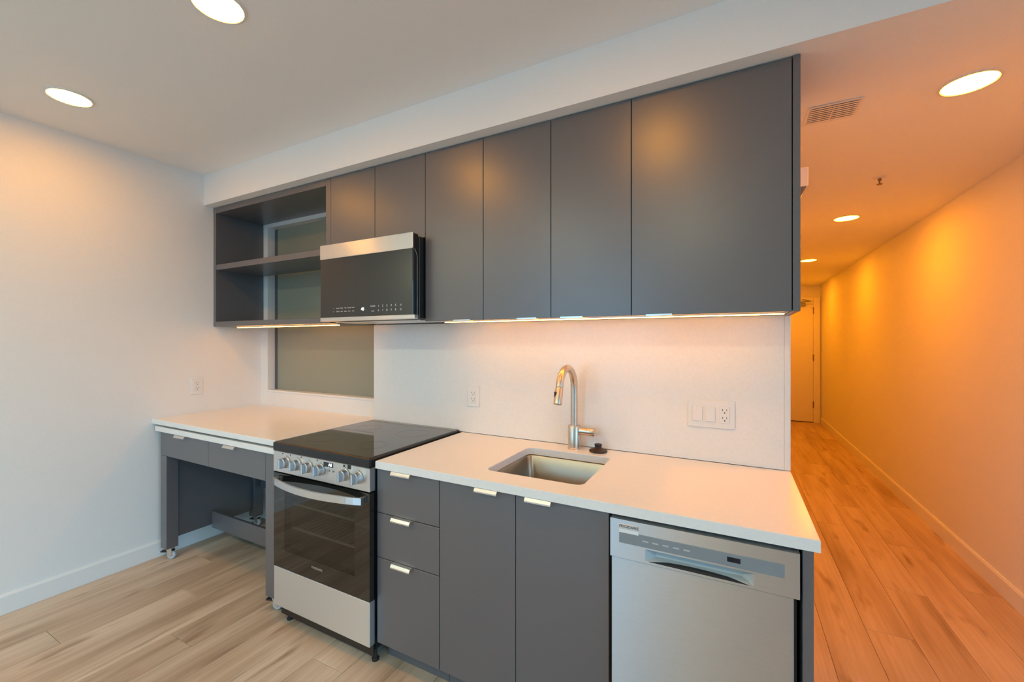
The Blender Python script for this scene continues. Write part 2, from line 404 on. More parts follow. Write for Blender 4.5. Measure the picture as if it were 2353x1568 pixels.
# ================================================================== UPPER CABINETS
YUC = YU + 0.019   # carcass front behind the doors
def upper_pull(parent, xa, xb, z, yf):
    # tab under the door with a short front lip
    bm = bmesh.new(); bm_box(bm, -(xb - xa) / 2, (xb - xa) / 2, -0.012, 0.014, -0.0015, 0.0015, 0.0004, 1)
    bm_box(bm, -(xb - xa) / 2, (xb - xa) / 2, -0.014, -0.012, -0.0015, 0.006, 0.0004, 1)
    return link('handle', bm, PULL, ((xa + xb) / 2, yf, z - 0.002), parent)
def wall_cabinet(x0, x1, z0, doors, handles, label, yback):
    t = thing('wall_cabinet', label, 'cabinet', ((x0 + x1) / 2, yback, z0), 'graphite upper cabinets')
    bm = bmesh.new(); bm_box(bm, x0 + 0.001, x1 - 0.001, YUC + 0.001, yback, z0 + 0.004, ZL - 0.002, 0)
    c = ((x0 + x1) / 2, yback, z0)
    for v in bm.verts: v.co -= Vector(c)
    link('carcass', bm, GRAPHIN, c, t)
    box('underside', x0 + 0.001, x1 - 0.001, YUC + 0.001, yback, z0, z0 + 0.0035, UNDER, t, bev=0)
    for i, (a, b) in enumerate(doors):
        d = box('door', a + 0.0015, b - 0.0015, YU, YUC, z0 - 0.004, ZL - 0.006, GRAPH, t, bev=0.0012)
        for (ha, hb) in handles[i:i + 1]:
            if ha is not None: upper_pull(d, ha, hb, z0 - 0.004, YU)
    return t
# open shelving unit at the left end
SX0, SX1 = XL + 0.002, -2.149
t = thing('open_shelf_cabinet', 'open graphite shelf unit with one shelf, beside the left wall', 'shelf', ((SX0 + SX1) / 2, YW, ZB))
TH = 0.042
box('side_panel', SX0, SX0 + 0.028, YU, YW - 0.002, ZB, ZL - 0.003, GRAPH, t)
box('side_panel', SX1 - TH, SX1, YU, YW - 0.002, ZB, ZL - 0.003, GRAPH, t)
box('top_panel', SX0 + 0.0285, SX1 - TH - 0.0005, YU + 0.0005, YW - 0.002, ZL - 0.003 - TH, ZL - 0.003, GRAPH, t)
box('bottom_panel', SX0 + 0.0285, SX1 - TH - 0.0005, YU + 0.0005, YW - 0.002, ZB, ZB + 0.036, GRAPH, t)
box('shelf', SX0 + 0.0285, SX1 - TH - 0.0005, YU + 0.003, YW - 0.002, 1.968, 2.007, GRAPH, t)
wall_cabinet(-2.148, -1.428, 1.99, [(-2.148, -1.786), (-1.786, -1.428)], [(None, None), (None, None)], 'short two-door upper cabinet directly above the microwave', YB - 0.002 + 0.058)
wall_cabinet(-1.428, -1.073, ZB, [(-1.428, -1.073)], [(-1.24, -1.141)], 'narrow single-door upper cabinet to the right of the microwave', YW - 0.002)
wall_cabinet(-1.073, -0.369, ZB, [(-1.073, -0.721), (-0.721, -0.369)], [(-0.885, -0.786), (-0.671, -0.571)], 'tall two-door upper cabinet above the faucet', YW - 0.002)
wall_cabinet(-0.369, 0.178, ZB, [(-0.369, 0.178)], [(-0.31, -0.212)], 'wide single-door upper cabinet nearest the hall', YW - 0.002)
tag(box('end_panel', 0.1795, 0.2015, YU - 0.001, YW - 0.001, ZB - 0.004, ZL - 0.002, GRAPH), 'tall graphite end panel closing the upper cabinets at the hall', 'panel')

# under-cabinet LED strips
def led(x0, x1, y, label):
    t = thing('led_strip', label, 'light', ((x0 + x1) / 2, y, ZB), 'under-cabinet light strips')
    box('channel', x0, x1, y - 0.009, y + 0.009, ZB - 0.0065, ZB - 0.0005, STEELH, t, bev=0)
    box('diffuser', x0 + 0.004, x1 - 0.004, y - 0.0065, y + 0.0065, ZB - 0.010, ZB - 0.0066, LED, t, bev=0)
led(-1.36, 0.165, 1.82, 'long glowing light strip under the upper cabinets above the sink')
led(-3.25, -2.17, 1.82, 'glowing light strip under the open shelf unit')

# ================================================================== MICROWAVE
MX0, MX1, MY, MZ0, MZ1 = -2.130, -1.430, 1.655, 1.553, 1.986
t = thing('microwave', 'over-the-range microwave with black glass door and steel bands', 'microwave', ((MX0 + MX1) / 2, YB, MZ0))
box('body', MX0 + 0.003, MX1 - 0.003, MY + 0.045, YB - 0.003, MZ0 + 0.004, MZ1 - 0.002, BLACK, t, bev=0.004)
door = box('door', MX0, MX1 - 0.006, MY + 0.004, MY + 0.043, MZ0 + 0.02, MZ1 + 0.008, BLACK, t, bev=0.004)
box('glass_front', MX0, MX1 - 0.008, MY, MY + 0.0045, 1.579, 1.913, GLASSB, door, bev=0.001)
box('top_band', MX0, MX1 - 0.006, MY - 0.004, MY + 0.005, 1.9135, 1.996, STEELH, door, bev=0.002)
box('bottom_band', MX0, MX1 + 0.004, MY - 0.002, MY + 0.03, MZ0 + 0.003, 1.5785, STEELH, t, bev=0.002)
tube('door_seam', [(MX1 - 0.0055, MY + 0.012, 1.915), (MX1 - 0.0055, MY + 0.032, 1.88), (MX1 - 0.0055, MY + 0.032, 1.57)], 0.0012, STEEL, t, 6)
box('vent_grille', MX0 + 0.03, MX1 - 0.03, MY + 0.08, MY + 0.30, MZ0 - 0.002, MZ0 + 0.003, STEELH, t, bev=0.001)
g = t
yk = MY - 0.0006
text('clock_digits', '40', 0.024, (-1.79, yk, 1.617), LIT, g)
text('key_legend', 'POWER', 0.0105, (-1.713, yk, 1.630), LEGEND, g)
text('key_legend', 'LEVEL', 0.0085, (-1.713, yk, 1.604), LEGEND, g)
for i, ch in enumerate('12345'): text('key_digit', ch, 0.0155, (-1.672 + 0.030 * i, yk, 1.630), LEGEND, g)
for i, ch in enumerate('67890'): text('key_digit', ch, 0.0155, (-1.672 + 0.030 * i, yk, 1.607), LEGEND, g)
for i, wd in enumerate(('Popcorn', 'Potato', 'Pizza', 'Beverage', 'Reheat')): text('key_legend', wd, 0.0078, (-1.982 + 0.030 * i, yk, 1.629), LEGEND, g)
for i, wd in enumerate(('Defrost', 'Melt', 'Soften', 'Timer', 'Vent')): text('key_legend', wd, 0.0085, (-1.982 + 0.030 * i, yk, 1.610), LEGEND, g)
for z in (1.629, 1.610): lathe('key_dot', [(0.0035, 0), (0.0035, 0.0006)], GREYP, (-2.018, yk + 0.0004, z), t, 12, 'Y')
for z in (1.630, 1.607): lathe('key_dot', [(0.006, 0), (0.006, 0.0006)], GREYP, (-1.517, yk + 0.0004, z), t, 12, 'Y')

# ================================================================== COUNTERS, SINK
SKX0, SKX1, SKY0, SKY1 = -0.905, -0.492, 1.486, 1.900
t = thing('countertop', 'white quartz countertop with the sink cutout, right of the range', 'countertop', (-0.6, 1.7, 0.882))
def slab_hole(name, x0, x1, y0, y1, z0, z1, hole, mat, parent):
    bm = bmesh.new(); oc = [(x1, y1), (x0, y1), (x0, y0), (x1, y0)]; k = len(hole) // 4
    L = []
    for z in (z0, z1):
        O = [bm.verts.new((*p, z)) for p in oc]; H = [bm.verts.new((*p, z)) for p in hole]; L.append((O, H))
        for i in range(4):
            for j in range(k - 1): bm.faces.new((O[i], H[i * k + j], H[i * k + j + 1]))
            bm.faces.new((O[i], H[i * k + k - 1], H[((i + 1) % 4) * k], O[(i + 1) % 4]))
    (O0, H0), (O1, H1) = L
    for A, B in ((O0, O1), (H0, H1)):
        n = len(A)
        for i in range(n): bm.faces.new((A[i], A[(i + 1) % n], B[(i + 1) % n], B[i]))
    bmesh.ops.recalc_face_normals(bm, faces=bm.faces)
    es = [e for e in bm.edges if e.calc_length() > 0.0 and len(e.link_faces) == 2 and abs(e.link_faces[0].normal.dot(e.link_faces[1].normal)) < 0.2 and all(v.co.z > z1 - 1e-5 for v in e.verts)]
    bmesh.ops.bevel(bm, geom=es, offset=0.002, segments=2, affect='EDGES')
    c = Vector(((x0 + x1) / 2, (y0 + y1) / 2, z0))
    for v in bm.verts: v.co -= c
    return link(name, bm, mat, tuple(c), parent)
slab_hole('slab', -1.400, XE, YC, YB - 0.0005, 0.882, 0.9145, rrect(SKX0, SKX1, SKY0, SKY1, 0.03), QUARTZ, t)
tag(box('countertop', XL + 0.001, -2.108, YC, YW - 0.001, 0.895, 0.926, QUARTZ, bev=0.002), 'white quartz countertop on the left, between wall and range', 'countertop')

# sink basin under the cutout
t = thing('sink', 'square undermount stainless sink basin', 'sink', ((SKX0 + SKX1) / 2, (SKY0 + SKY1) / 2, 0.66))
bm = bmesh.new(); e = 0.006
loops = []
for (g, z, r) in ((e + 0.02, 0.8815, 0.05), (e, 0.8815, 0.032), (0.0, 0.875, 0.03), (-0.008, 0.70, 0.03), (-0.012, 0.675, 0.03), (-0.04, 0.665, 0.03)):
    loops.append([bm.verts.new((x_, y_, z)) for x_, y_ in rrect(SKX0 - g, SKX1 + g, SKY0 - g, SKY1 + g, r)])
for A, B in zip(loops, loops[1:]):
    n = len(A)
    for i in range(n): bm.faces.new((A[i], A[(i + 1) % n], B[(i + 1) % n], B[i]))
bm.faces.new(loops[-1])
c = Vector(t.location)
for v in bm.verts: v.co -= c
o = link('basin', bm, SINKM, tuple(c), t); shade(o, 50)
lathe('drain', [(0.045, 0.666), (0.045, 0.669), (0.034, 0.669), (0.030, 0.664), (0.0, 0.664)], CHROME, ((SKX0 + SKX1) / 2, (SKY0 + SKY1) / 2 + 0.05, 0), t, cap=False)

# faucet
FX, FY = -0.697, 1.982
t = thing('faucet', 'brushed nickel gooseneck pull-down faucet behind the sink', 'faucet', (FX, FY, 0.9145))
lathe('base', [(0.033, 0.9147), (0.033, 0.920), (0.031, 0.922), (0.031, 1.026), (0.029, 1.029), (0.0, 1.029)], NICKEL, (FX, FY, 0), t)
pts = [(FX, FY, 1.02), (FX, FY, 1.10), (FX, FY, 1.19)]
R, zc = 0.1, 1.215
for i in range(0, 15):
    a = math.radians(180 * i / 14 * 0.94); pts.append((FX, FY - R + R * math.cos(a), zc + R * math.sin(a)))
tube('neck', pts, 0.0175, NICKEL, t, 20)
ex, ey, ez = pts[-1]; dv = (Vector(pts[-1]) - Vector(pts[-2])).normalized()
p0 = Vector(pts[-1]) + dv * 0.001
sp = tube('spray_head', [tuple(p0), tuple(p0 + dv * 0.004), tuple(p0 + dv * 0.008), tuple(p0 + dv * 0.075), tuple(p0 + dv * 0.078)], [0.0165, 0.0165, 0.0185, 0.0195, 0.017], NICKEL, t, 20)
bm = bmesh.new(); bm_box(bm, -0.006, 0.006, -0.002, 0.004, -0.013, 0.013, 0.002)
link('spray_button', bm, DARKBR, tuple(p0 + dv * 0.03 + Vector((-0.009, -0.0175, 0))), sp)
lathe('lever_stem', [(0.0175, 0.028), (0.0175, 0.066)], NICKEL, (FX, FY, 1.004), t, axis='X')
lathe('lever_knob', [(0.017, 0.0665), (0.0205, 0.068), (0.0205, 0.098), (0.017, 0.104), (0.0, 0.105)], NICKEL, (FX, FY, 1.004), t, axis='X')
# stopper
lathe_o = lathe('sink_stopper', [(0.0, 0.0), (0.036, 0.0), (0.043, 0.004), (0.043, 0.007), (0.024, 0.015), (0.016, 0.020), (0.0155, 0.028), (0.018, 0.031), (0.018, 0.035), (0.015, 0.037), (0.0, 0.037)], DARKBR, (-0.575, 1.978, 0.9147), cap=False)
tag(lathe_o, 'small dark brown sink stopper lying beside the faucet', 'sink stopper')

# ================================================================== BASE CABINETS
def pull(parent, xa, xb, z, yf):
    # edge pull: flat tab on the top edge, lip turned down in front
    w = (xb - xa) / 2
    bm = bmesh.new(); bm_box(bm, -w, w, -0.020, 0.012, 0.0, 0.002, 0.0005, 1)
    prof = [(-0.020, 0.002), (-0.027, -0.008), (-0.027, -0.013), (-0.0255, -0.013), (-0.0255, -0.0085), (-0.0185, 0.0)]
    A = [bm.verts.new((-w, y, z_)) for y, z_ in prof]; B = [bm.verts.new((w, y, z_)) for y, z_ in prof]
    bm.faces.new(A); bm.faces.new(B)
    for i in range(len(prof)): bm.faces.new((A[i], A[(i + 1) % len(prof)], B[(i + 1) % len(prof)], B[i]))
    return link('handle', bm, PULL, ((xa + xb) / 2, yf, z), parent)
ZTOE, ZTOP = 0.098, 0.878
YBC = YD + 0.0195
def base_cab(x0, x1, label):
    t = thing('base_cabinet', label, 'cabinet', ((x0 + x1) / 2, YW, 0), 'graphite base cabinets')
    return t
# drawer unit
t = base_cab(-1.412, -1.066, 'graphite three-drawer base cabinet beside the range')
box('carcass', -1.411, -1.067, YBC, YW - 0.003, ZTOE + 0.004, 0.881, GRAPHIN, t, bev=0)
box('toe_kick', -1.411, -1.067, YBC + 0.05, YBC + 0.066, 0.0, ZTOE + 0.003, GRAPH, t, bev=0)
for a, b in ((0.681, ZTOP), (0.482, 0.678), (ZTOE, 0.479)):
    d = box('drawer', -1.4105, -1.0675, YD, YBC - 0.0005, a, b, GRAPH, t, bev=0.0012)
    pull(d, -1.309, -1.204, b + 0.0003, YD)
t = base_cab(-1.066, -0.366, 'graphite two-door base cabinet under the sink')
bm = bmesh.new()   # open carcass: two sides, floor, back, front rail
for a in ((-1.065, -1.047, YBC, YW - 0.003, ZTOE + 0.004, 0.881), (-0.385, -0.367, YBC, YW - 0.003, ZTOE + 0.004, 0.881), (-1.047, -0.385, YBC, YW - 0.003, ZTOE + 0.004, 0.12), (-1.047, -0.385, YW - 0.02, YW - 0.003, 0.12, 0.881)):
    bm_box(bm, *a)
c = Vector(t.location)
for v in bm.verts: v.co -= c
link('carcass', bm, GRAPHIN, tuple(c), t)
box('toe_kick', -1.065, -0.367, YBC + 0.05, YBC + 0.066, 0.0, ZTOE + 0.003, GRAPH, t, bev=0)
for a, b, h in ((-1.0655, -0.716, (-0.883, -0.784)), (-0.716, -0.3665, (-0.668, -0.567))):
    d = box('door', a + 0.0012, b - 0.0012, YD, YBC - 0.0005, ZTOE, ZTOP, GRAPH, t, bev=0.0012)
    pull(d, h[0], h[1], ZTOP + 0.0003, YD)
tag(box('end_panel', 0.164, 0.189, YD - 0.012, YW - 0.002, 0.0, 0.8815, GRAPH), 'graphite end panel on the hall side of the dishwasher', 'panel')

# ================================================================== DISHWASHER
DWX0, DWX1, DY = -0.357, 0.157, 1.366
t = thing('dishwasher', 'stainless dishwasher with pocket handle under the counter', 'dishwasher', ((DWX0 + DWX1) / 2, YW, 0))
box('tub', DWX0 + 0.006, DWX1 - 0.004, DY + 0.03, YW - 0.01, 0.1, 0.868, BLACKM, t, bev=0)
box('toe_kick', DWX0 + 0.006, DWX1 - 0.004, DY + 0.07, DY + 0.085, 0.0, 0.099, BLACKM, t, bev=0)
box('door_panel', DWX0 + 0.003, DWX1 - 0.013, DY + 0.004, DY + 0.029, 0.105, 0.7445, STEEL, t, bev=0.002)
# control panel with a scooped pocket
hx0, hx1, hz0, hz1 = -0.247, 0.049, 0.7545, 0.790
bm = bmesh.new()
X = [DWX0, hx0, hx1, DWX1]; Z = [0.7455, hz0, hz1, 0.869]
G = {}
for i, xx in enumerate(X):
    for j, zz in enumerate(Z): G[i, j] = bm.verts.new((xx, DY, zz))
for i in range(3):
    for j in range(3):
        if (i, j) != (1, 1): bm.faces.new((G[i, j], G[i + 1, j], G[i + 1, j + 1], G[i, j + 1]))
ins = [(hx0 + 0.03, DY + 0.026, hz0 + 0.008), (hx1 - 0.03, DY + 0.026, hz0 + 0.008), (hx1 - 0.024, DY + 0.034, hz1 - 0.001), (hx0 + 0.024, DY + 0.034, hz1 - 0.001)]
I = [bm.verts.new(p) for p in ins]; Hq = [G[1, 1], G[2, 1], G[2, 2], G[1, 2]]
for i in range(4): bm.faces.new((Hq[i], Hq[(i + 1) % 4], I[(i + 1) % 4], I[i]))
bm.faces.new(I)
bk = {}
for i, xx in ((0, X[0]), (3, X[3])):
    for j, zz in ((0, Z[0]), (3, Z[3])): bk[i, j] = bm.verts.new((xx, DY + 0.036, zz))
bm.faces.new((G[0, 3], G[1, 3], G[2, 3], G[3, 3], bk[3, 3], bk[0, 3]))
bm.faces.new((G[0, 0], G[1, 0], G[2, 0], G[3, 0], bk[3, 0], bk[0, 0]))
bm.faces.new((G[0, 0], G[0, 1], G[0, 2], G[0, 3], bk[0, 3], bk[0, 0]))
bm.faces.new((G[3, 0], G[3, 1], G[3, 2], G[3, 3], bk[3, 3], bk[3, 0]))
c = Vector(t.location)
for v in bm.verts: v.co -= c
cp = link('control_panel', bm, [STEEL, plain('pocket_plastic', (0.50, 0.53, 0.53), 0.45, var=0.02)], tuple(c), t)
for p_ in cp.data.polygons:
    if abs(p_.normal.y) < 0.999 and hx0 - 0.001 < p_.center.x + c.x < hx1 + 0.001 and hz0 - 0.001 < p_.center.z + c.z < hz1 + 0.001 or p_.center.y + c.y > DY + 0.022 and abs(p_.normal.y) > 0.5: p_.material_index = 1
# dark slot along the bottom of the pocket (a shallow arc)
arc = [(hx0 + 0.012 + (hx1 - hx0 - 0.024) * i / 16, hz0 - 0.0005 + 0.0075 * math.sin(math.pi * i / 16)) for i in range(17)]
arc2 = [(x_, hz0 - 0.0015) for x_, _ in reversed(arc)]
extrude_poly('pocket_slot', arc + arc2, 'Y', DY - 0.0008, DY + 0.012, BLACKM, cp)
box('control_strip', -0.328, 0.122, DY - 0.0012, DY + 0.002, 0.795, 0.8325, GREYP, cp, bev=0.0008)
box('display', -0.018, 0.016, DY - 0.0018, DY + 0.001, 0.8085, 0.8225, SCREEN, cp, bev=0.0003)
box('badge', -0.327, -0.268, DY - 0.0018, DY + 0.001, 0.8425, 0.8555, PULL, cp, bev=0.0004)
text('lettering', 'FRIGIDAIRE', 0.0118, (-0.2975, DY - 0.0022, 0.849), INK, cp)
box('sticker', -0.328, -0.267, DY - 0.0020, DY + 0.001, 0.8285, 0.8395, WHITEP, cp, bev=0.0004)['label'] = 'white paper sticker'
for i in range(5): box('button_mark', -0.255 + i * 0.03, -0.237 + i * 0.03, DY - 0.0016, DY, 0.812, 0.8165, INK if i == 9 else GREYW, cp, bev=0)

# ================================================================== RANGE
RX0, RX1, RY = -2.100, -1.4155, 1.352
RC = (RX0 + RX1) / 2
t = thing('range', 'freestanding electric range with black glass cooktop and steel front', 'range', (RC, YB, 0))
# body: sides, back, floor, roof around an open oven cavity
CX0, CX1, CZ0, CZ1 = -2.02, -1.495, 0.345, 0.725
bm = bmesh.new()
for a in ((RX0 + 0.006, CX0, RY + 0.036, YB - 0.02, 0.06, 0.88), (CX1, RX1 - 0.006, RY + 0.036, YB - 0.02, 0.06, 0.88),
          (CX0, CX1, RY + 0.036, YB - 0.02, 0.06, CZ0), (CX0, CX1, RY + 0.036, YB - 0.02, CZ1, 0.88), (CX0, CX1, YB - 0.14, YB - 0.02, CZ0, CZ1)):
    bm_box(bm, *a)
c = Vector(t.location)
for v in bm.verts: v.co -= c
link('body', bm, BLACK, tuple(c), t)
ENAM = plain('oven_enamel', (0.34, 0.33, 0.31), 0.4, var=0.1)
bm = bmesh.new(); bm_box(bm, CX0 + 0.001, CX1 - 0.001, RY + 0.037, YB - 0.142, CZ0 + 0.001, CZ1 - 0.001)
front = [f for f in bm.faces if f.calc_center_median().y < RY + 0.04]
bmesh.ops.delete(bm, geom=front, context='FACES_ONLY')
for v in bm.verts: v.co -= c
link('oven_cavity', bm, ENAM, tuple(c), t)
RACK = plain('rack_wire', (0.85, 0.84, 0.80), 0.4, var=0.02)
for z in (0.605, 0.48):
    bm = bmesh.new()
    for yy in (RY + 0.05, RY + 0.50): bm_tube(bm, [(CX0 + 0.006, yy, z), (CX1 - 0.006, yy, z)], 0.0055, 8)
    for k in range(15):
        xx = CX0 + 0.03 + (CX1 - CX0 - 0.06) * k / 14; bm_tube(bm, [(xx, RY + 0.05, z + 0.003), (xx, RY + 0.50, z + 0.003)], 0.0022, 6)
    for v in bm.verts: v.co -= c
    link('oven_rack', bm, RACK, tuple(c), t)
# cooktop
ct = box('cooktop', RX0, RX1, RY - 0.004, YB - 0.002, 0.8815, 0.925, BLACK, t, bev=0.007, seg=3)
box('glass_top', RX0 + 0.010, RX1 - 0.010, RY + 0.008, YB - 0.05, 0.924, 0.9268, CERAN, ct, bev=0.001)
box('rear_trim', RX0 + 0.010, RX1 - 0.010, YB - 0.043, YB - 0.006, 0.924, 0.9275, GREYP, ct, bev=0.001)
RING = plain('burner_print', (0.03, 0.028, 0.026), 0.15, var=0.1)
for (bx, by, r) in ((-1.93, 1.53, 0.09), (-1.59, 1.53, 0.075), (-1.93, 1.83, 0.075), (-1.59, 1.83, 0.09)):
    lathe('burner_ring', [(r, 0.9268), (r, 0.9270), (r - 0.002, 0.9270), (r - 0.002, 0.9268)], RING, (bx, by, 0), ct, 40, cap=False)
# control panel
pn = box('control_panel', RX0 + 0.002, RX1 - 0.002, RY - 0.001, RY + 0.0355, 0.776, 0.8812, STEELH, t, bev=0.002)
for kx in (-1.990, -1.905, -1.820, -1.735, -1.568, -1.484):
    k = lathe('knob', [(0.0285, -0.0008), (0.0285, -0.006), (0.026, -0.008), (0.0245, -0.028), (0.022, -0.030), (0.0, -0.030)], STEEL, (kx, RY - 0.001, 0.834), pn, 28, 'Y', cap=False)
    box('grip', kx - 0.006, kx + 0.006, RY - 0.047, RY - 0.030, 0.811, 0.857, STEEL, k, bev=0.003, seg=2)
    box('pointer', kx - 0.001, kx + 0.001, RY - 0.0016, RY, 0.865, 0.869, INK, pn, bev=0)
disp = box('display', -1.716, -1.652, RY - 0.0022, RY, 0.852, 0.873, SCREEN, pn, bev=0.0003)
text('clock_digits', 'A8', 0.021, (-1.670, RY - 0.0028, 0.8625), LIT, disp)
for bx in (-1.708, -1.679, -1.651): lathe('button', [(0.005, 0.0), (0.005, -0.003), (0, -0.003)], GREYP, (bx, RY - 0.001, 0.836), pn, 14, 'Y', cap=False)
box('rating_label', -1.556, -1.534, RY - 0.0020, RY, 0.862, 0.886 - 0.006, SCREEN, pn, bev=0)
lathe('indicator', [(0.0055, 0.0), (0.0055, -0.0015), (0, -0.0015)], SCREEN, (-1.578, RY - 0.001, 0.872), pn, 14, 'Y', cap=False)
for bx in (-2.022, -1.960, -1.878, -1.762): lathe('burner_mark', [(0.0035, 0.0), (0.0035, -0.0008), (0, -0.0008)], INK, (bx, RY - 0.001, 0.8735), pn, 10, 'Y', cap=False)
# oven door with tinted window
ZD0, ZD1 = 0.293, 0.770
dr = thing_root = None
bm = bmesh.new()
wx0, wx1, wz0, wz1 = -2.008, -1.512, 0.385, 0.690
X = [RX0 + 0.004, wx0, wx1, RX1 - 0.004]; Z = [ZD0, wz0, wz1, ZD1]
for yy in (RY, RY + 0.033):
    for i in range(3):
        for j in range(3):
            if (i, j) != (1, 1): bm.faces.new([bm.verts.new((X[a], yy, Z[b])) for a, b in ((i, j), (i + 1, j), (i + 1, j + 1), (i, j + 1))])
def ring(xa, xb, za, zb):
    P = [(xa, za), (xb, za), (xb, zb), (xa, zb)]
    for i in range(4):
        p, q = P[i], P[(i + 1) % 4]
        bm.faces.new([bm.verts.new(v) for v in ((p[0], RY, p[1]), (q[0], RY, q[1]), (q[0], RY + 0.033, q[1]), (p[0], RY + 0.033, p[1]))])
ring(X[0], X[3], Z[0], Z[3]); ring(wx0, wx1, wz0, wz1)
bmesh.ops.remove_doubles(bm, verts=bm.verts, dist=1e-5)
for v in bm.verts: v.co -= c
dr = link('oven_door', bm, GLASSB, tuple(c), t)
box('window_glass', wx0 + 0.0005, wx1 - 0.0005, RY + 0.0005, RY + 0.005, wz0 + 0.0005, wz1 - 0.0005, OVENGLASS, dr, bev=0)
n = 18; hp = []
bm = bmesh.new(); rings = []
for i in range(n + 1):
    s = i / n; xx = -2.072 + (2.072 - 1.448) * s
    bow = math.sin(math.pi * s) ** 0.8
    yy = RY - 0.018 - 0.050 * bow
    rings.append([bm.verts.new((xx, yy + a, 0.7375 + b)) for a, b in ((-0.005, -0.0155), (-0.005, 0.0155), (0.005, 0.0155), (0.005, -0.0155))])
for A, B in zip(rings, rings[1:]):
    for k in range(4): bm.faces.new((A[k], A[(k + 1) % 4], B[(k + 1) % 4], B[k]))
bm.faces.new(rings[0]); bm.faces.new(rings[-1])
for xx in (-2.060, -1.460): bm_box(bm, xx - 0.010, xx + 0.010, RY - 0.020, RY - 0.0002, 0.725, 0.750, 0.002)
for v in bm.verts: v.co -= c
link('handle', bm, STEELH, tuple(c), dr)
text('lettering', 'FRIGIDAIRE', 0.0155, (-1.765, RY - 0.0006, 0.353), PULL, dr)
box('storage_drawer', RX0 + 0.004, RX1 - 0.004, RY, RY + 0.033, 0.090, 0.289, STEELD, t, bev=0.002)
box('plinth', RX0 + 0.022, RX1 - 0.010, RY + 0.028, RY + 0.0355, 0.034, 0.089, BLACK, t, bev=0.001)
for xx in (RX0 + 0.06, RX1 - 0.022):
    for yy in (RY + 0.052, YB - 0.08):
        lathe('foot', [(0.016, 0.0), (0.016, 0.010), (0.009, 0.014), (0.009, 0.062)], BLACKM, (xx, yy, 0), t, 14)

# ================================================================== ROLLING CART
KX0, KX1, KY0, KY1, KZ = -3.354, -2.150, 1.388, 2.03, 0.078
t = thing('rolling_cart', 'graphite rolling cart on casters with white top, under the left counter', 'cart', ((KX0 + KX1) / 2, (KY0 + KY1) / 2, 0))
box('top', KX0 - 0.03, KX1 + 0.03, YC + 0.002, KY1 + 0.01, 0.850, 0.882, QUARTZ, t, bev=0.002)
PW = 0.074
for px in (KX0, KX1 - PW):
    for py in (KY0, KY1 - 0.068):
        ztop = 0.690 if (px == KX0 and py == KY0) else 0.849
        y0_, y1_ = (py, py + 0.068)
        box('leg', px, px + PW, y0_, y1_, KZ, ztop, GRAPH, t)
    box('side_panel', px + 0.012, px + PW - 0.030, KY0 + 0.0685, KY1 - 0.0685, 0.130, 0.849, GRAPH, t)
box('stretcher', KX0 + PW + 0.0005, KX1 - PW - 0.0005, 1.66, 1.68, 0.120, 0.235, GRAPH, t)
box('back_panel', KX0 + PW + 0.0005, KX1 - PW - 0.0005, KY1 - 0.025, KY1 - 0.007, 0.300, 0.849, GRAPH, t)
box('drawer_box', KX0 + PW + 0.002, KX1 - PW - 0.002, KY0 + 0.020, KY0 + 0.45, 0.700, 0.842, GRAPHIN, t, bev=0)
for a, b, h in ((KX0, -2.780, (-3.132, -3.011)), (-2.780, KX1 - PW, (-2.588, -2.476))):
    d = box('drawer', a + 0.0012, b - 0.0014, KY0 - 0.0005, KY0 + 0.0185, 0.692, 0.8465, GRAPH, t, bev=0.0012)
    pull(d, h[0], h[1], 0.8468, KY0)
def caster(px, py, ang):
    o = bpy.data.objects.new('caster', None); COL.objects.link(o); o.parent = t; o.location = Vector((px, py, 0)) - t.location; o.rotation_euler = (0, 0, ang)
    def put(name, bm, mat, sm=False):
        q = link(name, bm, mat); q.parent = o
        if sm: shade(q)
        return q
    bm = bmesh.new(); bm_lathe(bm, [(0.008, -0.009), (0.024, -0.009), (0.027, -0.006), (0.027, 0.006), (0.024, 0.009), (0.008, 0.009)], 22, 'Y', (0.012, 0, 0.027)); put('wheel', bm, GREYW, True)
    bm = bmesh.new(); bm_lathe(bm, [(0.011, -0.0125), (0.011, 0.0125)], 16, 'Y', (0.012, 0, 0.027)); put('hub', bm, CHROME, True)
    bm = bmesh.new()
    for s in (-1, 1):
        P = [(-0.014, 0.066), (0.02, 0.066), (0.022, 0.02), (0.004, 0.02)]
        A = [bm.verts.new((x_, s * 0.0130, z_)) for x_, z_ in P]; B = [bm.verts.new((x_, s * 0.0150, z_)) for x_, z_ in P]
        bm.faces.new(A); bm.faces.new(B)
        for i in range(4): bm.faces.new((A[i], A[(i + 1) % 4], B[(i + 1) % 4], B[i]))
    bm_box(bm, -0.014, 0.02, -0.015, 0.015, 0.0645, 0.068)
    bm_lathe(bm, [(0.02, 0.068), (0.02, 0.074), (0.026, 0.0745), (0.026, 0.0775)], 18)
    put('fork', bm, CHROME)
    bm = bmesh.new(); bm_box(bm, -0.052, -0.010, -0.013, 0.013, 0.046, 0.054, 0.002); bm_box(bm, -0.02, 0.03, -0.012, 0.012, 0.055, 0.0575, 0.001); put('brake_pedal', bm, BLACKM)
for px, py, a in ((KX0 + 0.04, KY0 + 0.034, 0.55), (KX1 - 0.037, KY0 + 0.034, 0.35), (KX0 + 0.04, KY1 - 0.034, 0.3), (KX1 - 0.037, KY1 - 0.034, -0.4)): caster(px, py, a)

